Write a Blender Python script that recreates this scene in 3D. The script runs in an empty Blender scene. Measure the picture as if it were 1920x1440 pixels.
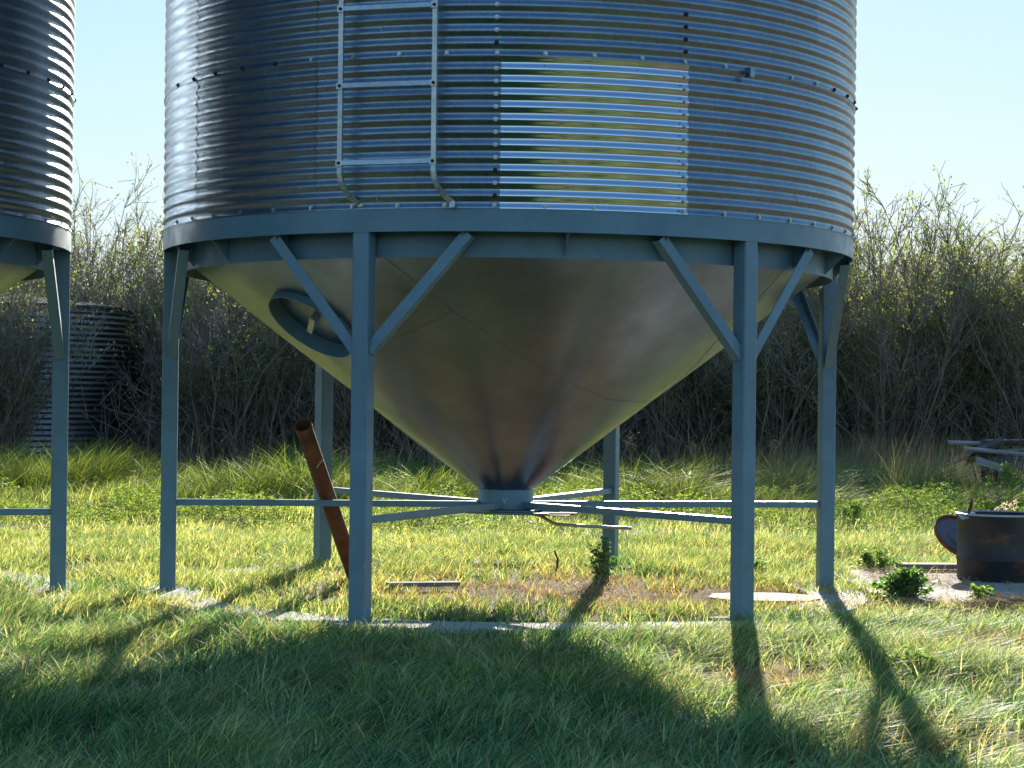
import bpy, math, random
import numpy as np
from mathutils import Vector, Matrix

S = bpy.context.scene
COL = S.collection
R = math.radians
# ------------------------------------------------------------------ camera
F, CH, PT, RL, YW = 3724.5, 1.23245, 0.00777, 0.011745, 0.0026
cy_, sy_ = math.cos(YW), math.sin(YW); cp, sp = math.cos(PT), math.sin(PT); cr, sr = math.cos(RL), math.sin(RL)
ex = Vector((cy_, -sy_, 0)); ey0 = Vector((sy_, cy_, 0)); ez0 = Vector((0, 0, 1))
ey = cp*ey0 + sp*ez0; ez = -sp*ey0 + cp*ez0
cx_, cz_ = cr*ex + sr*ez, -sr*ex + cr*ez
cam = bpy.data.cameras.new('camera'); camo = bpy.data.objects.new('camera', cam); COL.objects.link(camo)
camo.matrix_world = Matrix(((cx_.x, cz_.x, -ey.x, 0), (cx_.y, cz_.y, -ey.y, 0), (cx_.z, cz_.z, -ey.z, CH), (0, 0, 0, 1)))
cam.sensor_width = 36; cam.lens = 36*F/1920; cam.clip_start = .05; cam.clip_end = 6000
S.camera = camo
# ------------------------------------------------------------------ light
SUN_EL, SUN_AZ = R(15.9), R(6.0)
w = bpy.data.worlds.new("World"); S.world = w; w.use_nodes = True
bg = w.node_tree.nodes['Background']; sk = w.node_tree.nodes.new('ShaderNodeTexSky')
sk.sky_type = 'NISHITA'; sk.sun_disc = False; sk.sun_elevation = SUN_EL; sk.sun_rotation = SUN_AZ
sk.air_density = 1.0; sk.dust_density = 0.03; sk.ozone_density = 5.5
NT_ = w.node_tree; VM = []                      # soft shoulder c / sqrt(1 + (c/4)^2): tames the glare round the sun
for op in ('MULTIPLY', 'MULTIPLY', 'ADD', 'POWER', 'DIVIDE'):
    q_ = NT_.nodes.new('ShaderNodeVectorMath'); q_.operation = op; VM.append(q_)
VM[0].inputs[1].default_value = (.315, .308, .312); NT_.links.new(sk.outputs[0], VM[0].inputs[0])
NT_.links.new(VM[0].outputs[0], VM[1].inputs[0]); NT_.links.new(VM[0].outputs[0], VM[1].inputs[1])
NT_.links.new(VM[1].outputs[0], VM[2].inputs[0]); VM[2].inputs[1].default_value = (1, 1, 1)
NT_.links.new(VM[2].outputs[0], VM[3].inputs[0]); VM[3].inputs[1].default_value = (.5, .5, .5)
NT_.links.new(sk.outputs[0], VM[4].inputs[0]); NT_.links.new(VM[3].outputs[0], VM[4].inputs[1]); _d = VM[4]
w.node_tree.links.new(_d.outputs[0], bg.inputs[0]); bg.inputs[1].default_value = 0.118
sl = bpy.data.lights.new('sun', 'SUN'); sl.energy = 4.7; sl.angle = R(.53); sl.color = (1, .93, .80)
so = bpy.data.objects.new('sun', sl); COL.objects.link(so)
sd = Vector((math.sin(SUN_AZ)*math.cos(SUN_EL), math.cos(SUN_AZ)*math.cos(SUN_EL), math.sin(SUN_EL)))
so.rotation_euler = sd.to_track_quat('Z', 'Y').to_euler(); so.location = (8, 60, 25)
S.view_settings.view_transform = 'Standard'; S.view_settings.look = 'None'
S.view_settings.exposure = 1.55; S.view_settings.gamma = 1
S.cycles.max_bounces = 8; S.cycles.diffuse_bounces = 4; S.cycles.glossy_bounces = 4; S.cycles.transmission_bounces = 4
S.cycles.sample_clamp_indirect = 6; S.cycles.caustics_reflective = False; S.cycles.use_denoising = True

def px(u, v, y=None, z=None):            # measuring helper used to read real positions off the photograph
    du, dv = u-960, v-720; c, s = cr, -sr
    du, dv = c*du - s*dv, s*du + c*dv
    d = ex*(du/F) + ey + ez*(-dv/F)
    t = (z-CH)/d.z if z is not None else y/d.y
    return Vector((0, 0, CH)) + d*t

# ------------------------------------------------------------------ materials
def nodes(m):
    m.use_nodes = True; return m.node_tree, m.node_tree.nodes['Principled BSDF']
def nn(nt, t, **k):
    n = nt.nodes.new(t)
    for a, b in k.items(): setattr(n, a, b)
    return n
def noise(nt, scale, detail=4, rough=.6, vec=None, dist=0):
    n = nn(nt, 'ShaderNodeTexNoise'); n.inputs['Scale'].default_value = scale
    n.inputs['Detail'].default_value = detail; n.inputs['Roughness'].default_value = rough; n.inputs['Distortion'].default_value = dist
    if vec is None:
        tc = nn(nt, 'ShaderNodeTexCoord'); vec = tc.outputs['Object']
    nt.links.new(vec, n.inputs['Vector']); return n
def ramp(nt, src, stops):
    r = nn(nt, 'ShaderNodeValToRGB'); e = r.color_ramp.elements
    while len(e) < len(stops): e.new(.5)
    for q, (p, c) in zip(e, stops):
        q.position = p; q.color = (c, c, c, 1) if isinstance(c, (int, float)) else (*c, 1)
    nt.links.new(src, r.inputs[0]); return r
def stretch(nt, s):
    tc = nn(nt, 'ShaderNodeTexCoord'); mp = nn(nt, 'ShaderNodeMapping'); mp.inputs['Scale'].default_value = s
    nt.links.new(tc.outputs['Object'], mp.inputs[0]); return mp.outputs[0]
def bump(nt, b, src, strength, dist):
    n = nn(nt, 'ShaderNodeBump'); n.inputs['Strength'].default_value = strength; n.inputs['Distance'].default_value = dist
    nt.links.new(src, n.inputs['Height']); nt.links.new(n.outputs[0], b.inputs['Normal'])

def mat_metal(name, col, rough, var=.12, spangle=0.0, streak=True):
    m = bpy.data.materials.new(name); nt, b = nodes(m)
    b.inputs['Metallic'].default_value = 1
    n1 = noise(nt, 2.2, 5, .65); v = nn(nt, 'ShaderNodeTexVoronoi'); v.inputs['Scale'].default_value = 55
    tc = nn(nt, 'ShaderNodeTexCoord'); nt.links.new(tc.outputs['Object'], v.inputs['Vector'])
    r1 = ramp(nt, n1.outputs[0], [(.3, tuple(c*(1-var) for c in col)), (.7, tuple(min(1, c*(1+var*.5)) for c in col))])
    mx = nn(nt, 'ShaderNodeMix', data_type='RGBA', blend_type='MULTIPLY'); mx.inputs[0].default_value = spangle
    nt.links.new(r1.outputs[0], mx.inputs[6]); nt.links.new(v.outputs['Color'], mx.inputs[7])
    # stains, dust runs
    if streak:
        ns = noise(nt, 3, 4, .7, stretch(nt, (5, 5, .5)))
        rs = ramp(nt, ns.outputs[0], [(.64, 0.), (.85, .7)])
        m2 = nn(nt, 'ShaderNodeMix', data_type='RGBA'); m2.inputs[7].default_value = (.42, .40, .36, 1)
        mul = nn(nt, 'ShaderNodeMath', operation='MULTIPLY'); mul.inputs[1].default_value = .45
        nt.links.new(rs.outputs[0], mul.inputs[0]); nt.links.new(mul.outputs[0], m2.inputs[0]); nt.links.new(mx.outputs[2], m2.inputs[6])
        out = m2.outputs[2]
    else: out = mx.outputs[2]
    oi = nn(nt, 'ShaderNodeObjectInfo'); ro = ramp(nt, oi.outputs['Random'], [(0, .92), (1, 1.05)])
    mo = nn(nt, 'ShaderNodeMix', data_type='RGBA', blend_type='MULTIPLY'); mo.inputs[0].default_value = 1
    nt.links.new(out, mo.inputs[6]); nt.links.new(ro.outputs[0], mo.inputs[7]); out = mo.outputs[2]
    nt.links.new(out, b.inputs['Base Color'])
    n2 = noise(nt, 6, 5, .7); rr = ramp(nt, n2.outputs[0], [(.3, rough*.85), (.7, rough*1.2)])
    nt.links.new(rr.outputs[0], b.inputs['Roughness'])
    n3 = noise(nt, 1.6, 3, .5); bump(nt, b, n3.outputs[0], .05, .03)
    return m
def mat_paint(name, col, rough=.42, chips=True, streak=(.55, .56, .55)):
    m = bpy.data.materials.new(name); nt, b = nodes(m)
    n1 = noise(nt, 3.5, 6, .7); r1 = ramp(nt, n1.outputs[0], [(.3, tuple(c*.82 for c in col)), (.7, tuple(c*1.14 for c in col))])
    n2 = noise(nt, 26, 5, .75, stretch(nt, (1, 1, .25))); r2 = ramp(nt, n2.outputs[0], [(.66, 0.), (.74, .55)])
    mx = nn(nt, 'ShaderNodeMix', data_type='RGBA'); mx.inputs[7].default_value = (*streak, 1)
    nt.links.new(r2.outputs[0], mx.inputs[0]); nt.links.new(r1.outputs[0], mx.inputs[6]); out = mx.outputs[2]
    if chips:
        n4 = noise(nt, 48, 3, .6); r4 = ramp(nt, n4.outputs[0], [(.70, 0.), (.73, .85)])
        m4 = nn(nt, 'ShaderNodeMix', data_type='RGBA'); m4.inputs[7].default_value = (.10, .055, .035, 1)
        nt.links.new(r4.outputs[0], m4.inputs[0]); nt.links.new(out, m4.inputs[6]); out = m4.outputs[2]
    nt.links.new(out, b.inputs['Base Color'])
    n3 = noise(nt, 9, 4, .6); rr = ramp(nt, n3.outputs[0], [(.3, rough*.8), (.7, rough*1.3)]); nt.links.new(rr.outputs[0], b.inputs['Roughness'])
    nb = noise(nt, 120, 2, .5); bump(nt, b, nb.outputs[0], .06, .004)
    return m
def mat_mix(name, cols, scale=4, rough=.85, metal=0, bmp=(.4, .01, 40), vecs=None, detail=6):
    m = bpy.data.materials.new(name); nt, b = nodes(m)
    n = noise(nt, scale, detail, .68, stretch(nt, vecs) if vecs else None)
    k = len(cols); r = ramp(nt, n.outputs[0], [(.28 + .44*i/(k-1), c) for i, c in enumerate(cols)])
    nt.links.new(r.outputs[0], b.inputs['Base Color']); b.inputs['Roughness'].default_value = rough; b.inputs['Metallic'].default_value = metal
    n2 = noise(nt, bmp[2], 4, .6, stretch(nt, vecs) if vecs else None); bump(nt, b, n2.outputs[0], bmp[0], bmp[1])
    return m
def mat_leafy(name, attr='tint', trans=.45, gain=(1.25, 1.35, .75), spec=.25, rough=.5):
    m = bpy.data.materials.new(name); m.use_nodes = True; nt = m.node_tree; b = nt.nodes['Principled BSDF']
    at = nn(nt, 'ShaderNodeAttribute', attribute_name=attr)
    nt.links.new(at.outputs['Color'], b.inputs['Base Color']); b.inputs['Roughness'].default_value = rough
    b.inputs['Specular IOR Level'].default_value = spec
    tr = nn(nt, 'ShaderNodeBsdfTranslucent'); g = nn(nt, 'ShaderNodeMix', data_type='RGBA', blend_type='MULTIPLY', clamp_result=False)
    g.inputs[0].default_value = 1; g.inputs[7].default_value = (*gain, 1); nt.links.new(at.outputs['Color'], g.inputs[6])
    nt.links.new(g.outputs[2], tr.inputs[0])
    ms = nn(nt, 'ShaderNodeMixShader'); ms.inputs[0].default_value = trans
    nt.links.new(b.outputs[0], ms.inputs[1]); nt.links.new(tr.outputs[0], ms.inputs[2])
    nt.links.new(ms.outputs[0], nt.nodes['Material Output'].inputs['Surface'])
    return m

M = {}
M['galv'] = mat_metal('weathered_galvanised', (.30, .36, .43), .36, .16, .22)
M['galv_new'] = mat_metal('bright_galvanised', (.70, .75, .82), .10, .05, .05, False)
M['cone'] = mat_metal('hopper_galvanised', (.265, .32, .395), .33, .22, .06, False)
M['ladder'] = mat_metal('ladder_galvanised', (.62, .64, .66), .45, .15, .25)
M['bolt'] = mat_metal('bolt_zinc', (.45, .47, .5), .35, .1, 0, False)
M['bolt_rust'] = mat_mix('bolt_rust', [(.03, .015, .012), (.09, .035, .02)], 60)
M['paint'] = mat_paint('blue_grey_paint', (.135, .240, .325), .38)
M['paint_in'] = mat_paint('blue_grey_paint_chalky', (.13, .22, .30), .5, False, (.45, .47, .48))
M['rust'] = mat_mix('rust', [(.055, .022, .014), (.17, .062, .033), (.24, .10, .055)], 9, .85, 0, (.5, .004, 60))
M['dark_in'] = mat_mix('sooty_steel', [(.012, .010, .010), (.03, .02, .018)], 10)
M['barrel'] = mat_mix('burnt_barrel_steel', [(.012, .018, .028), (.024, .028, .036), (.035, .03, .032), (.24, .075, .035)], 4.2, .5, .2, (.3, .006, 30), (1, 1, 1.6), 9)
M['lid_grey'] = mat_mix('chalky_lid', [(.12, .10, .125), (.19, .165, .20)], 8, .6)
M['lid_rim'] = mat_mix('rusty_lid_rim', [(.12, .03, .02), (.28, .075, .04)], 10, .7)
M['roof_old'] = mat_mix('tarnished_roof', [(.05, .05, .05), (.09, .085, .08), (.14, .10, .07)], 3, .7, .3)
M['wall_old'] = mat_metal('tarnished_galvanised', (.30, .31, .33), .38, .3, .2)
M['seam'] = mat_mix('seam_sealant', [(.13, .135, .14), (.22, .22, .21)], 12, .6)
M['pad'] = mat_mix('dirty_pad', [(.22, .20, .175), (.40, .38, .35), (.50, .48, .45)], 2.2, .92, 0, (.6, .008, 40), None, 9)
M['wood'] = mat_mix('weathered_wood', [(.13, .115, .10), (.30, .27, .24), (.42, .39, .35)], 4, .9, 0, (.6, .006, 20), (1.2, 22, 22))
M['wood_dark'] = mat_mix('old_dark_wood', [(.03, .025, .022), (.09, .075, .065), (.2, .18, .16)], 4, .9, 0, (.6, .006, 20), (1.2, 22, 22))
M['concrete'] = mat_mix('old_concrete', [(.30, .28, .26), (.46, .44, .41), (.58, .56, .53)], 3, .92, 0, (.5, .008, 45))
M['bark'] = mat_mix('willow_bark', [(.16, .13, .105), (.29, .235, .19), (.46, .39, .33)], 6, .85, 0, (.3, .004, 30), (1, 1, .3))
M['straw'] = mat_leafy('dry_straw', trans=.2, gain=(1.1, 1, .8), spec=.0, rough=.95)
M['grass'] = mat_leafy('grass_blades', trans=.5, spec=.12, rough=.55, gain=(1.3, 1.2, .6))
M['leaf'] = mat_leafy('willow_leaves', trans=.5)
M['plate'] = mat_mix('pale_plate', [(.32, .38, .45), (.5, .55, .6)], 9, .5)
M['wire'] = mat_mix('pale_wire', [(.5, .48, .45), (.6, .58, .55)], 9, .5)

# ------------------------------------------------------------------ mesh helpers
class MB:
    def __init__(s): s.v = []; s.f = []; s.sm = []
    def add(s, vs, fs, smooth=False):
        o = len(s.v); s.v += [tuple(p) for p in vs]; s.f += [tuple(i+o for i in f) for f in fs]; s.sm += [smooth]*len(fs)
    def box(s, c, dx, dy, dz, mat=None):
        vs = [Vector((x*dx/2, y*dy/2, z*dz/2)) for x in (-1, 1) for y in (-1, 1) for z in (-1, 1)]
        vs = [(mat @ p if mat else p) + Vector(c) for p in vs]
        s.add(vs, [(0, 1, 3, 2), (4, 6, 7, 5), (0, 4, 5, 1), (2, 3, 7, 6), (0, 2, 6, 4), (1, 5, 7, 3)])
    def bar(s, a, b, w, h, up=(0, 0, 1)):
        a, b = Vector(a), Vector(b); d = (b-a).normalized(); up = Vector(up)
        x = d.cross(up).normalized(); y = x.cross(d).normalized()
        vs = [p + x*i*w/2 + y*j*h/2 for p in (a, b) for i, j in ((-1, -1), (1, -1), (1, 1), (-1, 1))]
        s.add(vs, [(3, 2, 1, 0), (4, 5, 6, 7), (0, 1, 5, 4), (1, 2, 6, 5), (2, 3, 7, 6), (3, 0, 4, 7)])
    def tube(s, pts, rs, n=12, caps=True, smooth=True):
        pts = [Vector(p) for p in pts]
        if isinstance(rs, (int, float)): rs = [rs]*len(pts)
        vs = []; ref = Vector((0, 0, 1)) if abs((pts[-1]-pts[0]).normalized().z) < .9 else Vector((1, 0, 0))
        for i, p in enumerate(pts):
            d = (pts[min(i+1, len(pts)-1)] - pts[max(i-1, 0)]).normalized()
            x = d.cross(ref).normalized(); y = x.cross(d)
            vs += [p + (x*math.cos(2*math.pi*k/n) + y*math.sin(2*math.pi*k/n))*rs[i] for k in range(n)]
        fs = [(i*n+k, i*n+(k+1) % n, (i+1)*n+(k+1) % n, (i+1)*n+k) for i in range(len(pts)-1) for k in range(n)]
        s.add(vs, fs, smooth)
        if caps:
            s.add(vs[:n], [tuple(range(n))]); s.add(vs[-n:], [tuple(range(n))[::-1]])
    def lathe(s, prof, n=64, c=(0, 0, 0), t0=0, t1=2*math.pi, smooth=True, close=False):
        full = abs(t1-t0-2*math.pi) < 1e-6; m = n if full else n+1; k = len(prof)
        vs = [(c[0]+r*math.sin(t0+(t1-t0)*i/n), c[1]-r*math.cos(t0+(t1-t0)*i/n), c[2]+z) for i in range(m) for r, z in prof]
        fs = []
        for i in range(n):
            for j in range(k if close else k-1):
                a, b = i*k+j, i*k+(j+1) % k; c2, d = ((i+1) % m)*k+(j+1) % k, ((i+1) % m)*k+j
                fs.append((a, d, c2, b))
        s.add(vs, fs, smooth)
    def build(s, name, mat, parent=None, sharp=30, bevel=0):
        me = bpy.data.meshes.new(name); me.from_pydata(s.v, [], s.f); me.update()
        me.polygons.foreach_set('use_smooth', s.sm)
        if any(s.sm) and sharp: me.set_sharp_from_angle(angle=R(sharp))
        return link(name, me, mat, parent, bevel)
def link(name, me, mat, parent=None, bevel=0):
    o = bpy.data.objects.new(name, me); COL.objects.link(o)
    if mat is not None and not me.materials: me.materials.append(mat)
    if parent is not None: o.parent = parent
    if bevel:
        b = o.modifiers.new('bevel', 'BEVEL'); b.width = bevel; b.segments = 2; b.limit_method = 'ANGLE'; b.angle_limit = R(40)
    return o
def tag(o, label=None, cat=None, group=None, kind=None):
    for k, v in (('label', label), ('category', cat), ('group', group), ('kind', kind)):
        if v: o[k] = v
    return o
def empty(name, loc, rz=0):
    o = bpy.data.objects.new(name, None); COL.objects.link(o); o.location = loc; o.rotation_euler = (0, 0, rz); o.empty_display_size = .2; return o
def np_mesh(name, V, faces_list, mat, tint=None, kind=None, smooth=False, parent=None):
    """V (n,3); faces_list: arrays (m,3)/(m,4) of vertex indices; tint (n,3)"""
    me = bpy.data.meshes.new(name); me.vertices.add(len(V)); me.vertices.foreach_set('co', np.ascontiguousarray(V, dtype=np.float32).ravel())
    loops = np.concatenate([f.ravel() for f in faces_list]).astype(np.int32)
    tot = np.concatenate([np.full(len(f), f.shape[1], np.int32) for f in faces_list]); st = np.concatenate([[0], np.cumsum(tot)[:-1]]).astype(np.int32)
    me.loops.add(len(loops)); me.loops.foreach_set('vertex_index', loops)
    me.polygons.add(len(tot)); me.polygons.foreach_set('loop_start', st); me.polygons.foreach_set('loop_total', tot)
    if smooth: me.polygons.foreach_set('use_smooth', np.ones(len(tot), bool))
    me.update(calc_edges=True)
    if tint is not None:
        a = me.color_attributes.new('tint', 'FLOAT_COLOR', 'POINT')
        a.data.foreach_set('color', np.concatenate([tint, np.ones((len(V), 1))], 1).astype(np.float32).ravel())
    o = link(name, me, mat, parent)
    return tag(o, kind=kind)
rng = np.random.default_rng(7); random.seed(7)
_G = rng.random((256, 256))
def vn(x, y):                                # smooth value noise 0..1
    xi, yi = np.floor(x).astype(int), np.floor(y).astype(int); fx, fy = x-xi, y-yi
    fx, fy = fx*fx*(3-2*fx), fy*fy*(3-2*fy); g = lambda a, b: _G[a & 255, b & 255]
    return (g(xi, yi)*(1-fx)+g(xi+1, yi)*fx)*(1-fy) + (g(xi, yi+1)*(1-fx)+g(xi+1, yi+1)*fx)*fy
def fbm(x, y, o=3): return sum(vn(x*2**k+17*k, y*2**k+5*k)*.5**k for k in range(o))/sum(.5**k for k in range(o))
def sstep(a, b, x): t = np.clip((x-a)/(b-a), 0, 1); return t*t*(3-2*t)

# ------------------------------------------------------------------ ground
def gz(x, y):
    x = np.asarray(x, float); y = np.asarray(y, float)
    near = sstep(60, 25, y)*sstep(-4, 3, y)
    h = (fbm(x*.9, y*.9)-.5)*.07*near
    flat = np.minimum(sstep(2.2, 3.2, np.hypot(x, y-12.73)), sstep(1.9, 2.9, np.hypot(x+4.84, y-11.85)))
    flat = np.minimum(flat, sstep(1.3, 2.2, np.hypot((x-3.6)*.8, y-13.4)))
    return h*(.12+.88*flat)
xs = np.unique(np.round(np.concatenate([np.linspace(-2500, -60, 16), np.linspace(-60, -9, 25), np.linspace(-9, 9, 181), np.linspace(9, 60, 25), np.linspace(60, 2500, 16)]), 4))
ys = np.unique(np.round(np.concatenate([np.linspace(-2500, -40, 12), np.linspace(-40, 4, 24), np.linspace(4, 30, 261), np.linspace(30, 90, 30), np.linspace(90, 3500, 20)]), 4))
X, Y = np.meshgrid(xs, ys); Z = gz(X, Y); nx = len(xs)
idx = (np.arange(len(ys)-1)[:, None]*nx + np.arange(nx-1)[None]).ravel()
m = bpy.data.materials.new('soil_and_thatch'); nt, b = nodes(m)
tc = nn(nt, 'ShaderNodeTexCoord')
n1 = noise(nt, 1.1, 8, .7, tc.outputs['Object']); n2 = noise(nt, 34, 6, .8, tc.outputs['Object'])
c1 = ramp(nt, n1.outputs[0], [(.35, (.045, .05, .022)), (.5, (.11, .085, .05)), (.64, (.27, .20, .125))])
c2 = ramp(nt, n2.outputs[0], [(.3, .45), (.62, 1.25)])
mx = nn(nt, 'ShaderNodeMix', data_type='RGBA', blend_type='MULTIPLY'); mx.inputs[0].default_value = 1
nt.links.new(c1.outputs[0], mx.inputs[6]); nt.links.new(c2.outputs[0], mx.inputs[7]); sx = nn(nt, 'ShaderNodeSeparateXYZ'); nt.links.new(tc.outputs['Object'], sx.inputs[0])      # turf where no single blades are built
mr = nn(nt, 'ShaderNodeMapRange'); mr.inputs['From Min'].default_value = 6.2; mr.inputs['From Max'].default_value = 4.8; nt.links.new(sx.outputs['Y'], mr.inputs['Value'])
tf = nn(nt, 'ShaderNodeMix', data_type='RGBA'); c3 = ramp(nt, n2.outputs[0], [(.3, (.03, .045, .018)), (.65, (.10, .13, .05))])
nt.links.new(mr.outputs[0], tf.inputs[0]); nt.links.new(mx.outputs[2], tf.inputs[6]); nt.links.new(c3.outputs[0], tf.inputs[7])
nt.links.new(tf.outputs[2], b.inputs['Base Color'])
b.inputs['Roughness'].default_value = .95; bump(nt, b, n2.outputs[0], .8, .02); M['soil'] = m
np_mesh('ground', np.stack([X.ravel(), Y.ravel(), Z.ravel()], 1), [np.stack([idx, idx+1, idx+nx+1, idx+nx], 1)], M['soil'], kind='structure', smooth=True)

def footing(cx, cy, r0, r1, top):
    mb = MB(); mb.lathe([(r0, -.1), (r0, top), (r1, top), (r1, -.1)], 96, smooth=True)
    o = mb.build('concrete_footing', M['concrete']); o.location = (cx, cy, 0); tag(o, kind='structure')
footing(0, 12.73, 1.93, 2.29, .022); footing(-4.84, 11.85, 1.93, 2.29, .02)
mb = MB()
pts = [(2.35, 12.5), (2.75, 11.95), (3.3, 11.8), (4.9, 12.0), (5.2, 13.9), (3.4, 14.7), (2.3, 14.3)]
n = len(pts); mb.add([(x, y, .03) for x, y in pts]+[(x, y, -.1) for x, y in pts], [tuple(range(n))]+[(i, i+n, (i+1) % n+n, (i+1) % n) for i in range(n)])
tag(mb.build('concrete_pad', M['pad']), kind='structure')

# ------------------------------------------------------------------ hopper bin
RB, ZT, ZR, ZI, ZS = 2.18, 2.247, 2.125, 1.995, .567      # band radius, band top, band bottom, lower ring bottom, spoke height
PIT = .0677; NP = 12; SH = PIT*NP
R0, RCI = RB+.007, 2.055
CR0, CZ0 = .172, .655; CSL = (2.03-.655)/(1.98-.172); CR1 = RCI-.004; CZ1 = CZ0+(CR1-CR0)*CSL
A0 = -.37585
STEP = 4*.1234
NSH = 13
def P(r, th, z): return Vector((r*math.sin(th), -r*math.cos(th), z))
def sheet_mesh(name, npitch, zoff=0, full=False, lip=0, span=None, seg=26):
    """corrugated curved sheet; laps its neighbour by a small radial step"""
    mb = MB(); k = 10*npitch; n = seg if not full else 256
    t1 = 2*math.pi if full else (span or STEP)
    zs_ = [-lip + (npitch*PIT+lip)*j/k for j in range(k+1)]
    vs = []
    for i in range(n+1):
        t = t1*i/n - (0 if full else .008)
        for z in zs_:
            c = .5+.5*math.cos(2*math.pi*z/PIT)
            r = R0 - .004 - .0142*(1-c) + .0011*math.sin(2.1*i+9*z)*math.sin(7.3*z+i*.7)*(1 if not full else 0)
            if z < .012: r = R0 - .003
            if not full: r += .0020*(i/n) - .0008
            vs.append(P(r, t, z+zoff))
    kk = len(zs_); fs = [(i*kk+j, (i+1)*kk+j, (i+1)*kk+j+1, i*kk+j+1) for i in range(n) for j in range(kk-1)]
    mb.add(vs, fs, True)
    me = bpy.data.meshes.new(name); me.from_pydata(mb.v, [], mb.f); me.polygons.foreach_set('use_smooth', [True]*len(mb.f)); me.update()
    return me
ME = {}
ME['sheet'] = sheet_mesh('wall_sheet', NP, span=2*math.pi/NSH+.02); ME['sheet'].materials.append(M['galv'])
ME['sheet_new'] = ME['sheet'].copy(); ME['sheet_new'].materials.clear(); ME['sheet_new'].materials.append(M['galv_new'])
def mk_bolt(mat, nm):
    mb = MB(); mb.tube([(0, .004, 0), (0, -.003, 0)], .0125, 14); mb.tube([(0, -.003, 0), (0, -.0105, 0)], [.0088, .0082], 6, smooth=False)
    me = bpy.data.meshes.new(nm); me.from_pydata(mb.v, [], mb.f); me.materials.append(mat); return me
ME['bolt'] = mk_bolt(M['bolt'], 'bolt'); ME['bolt_rust'] = mk_bolt(M['bolt_rust'], 'bolt_rust')
TH0 = -.0345                                     # bolt line on the left edge of the bright sheet

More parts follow.
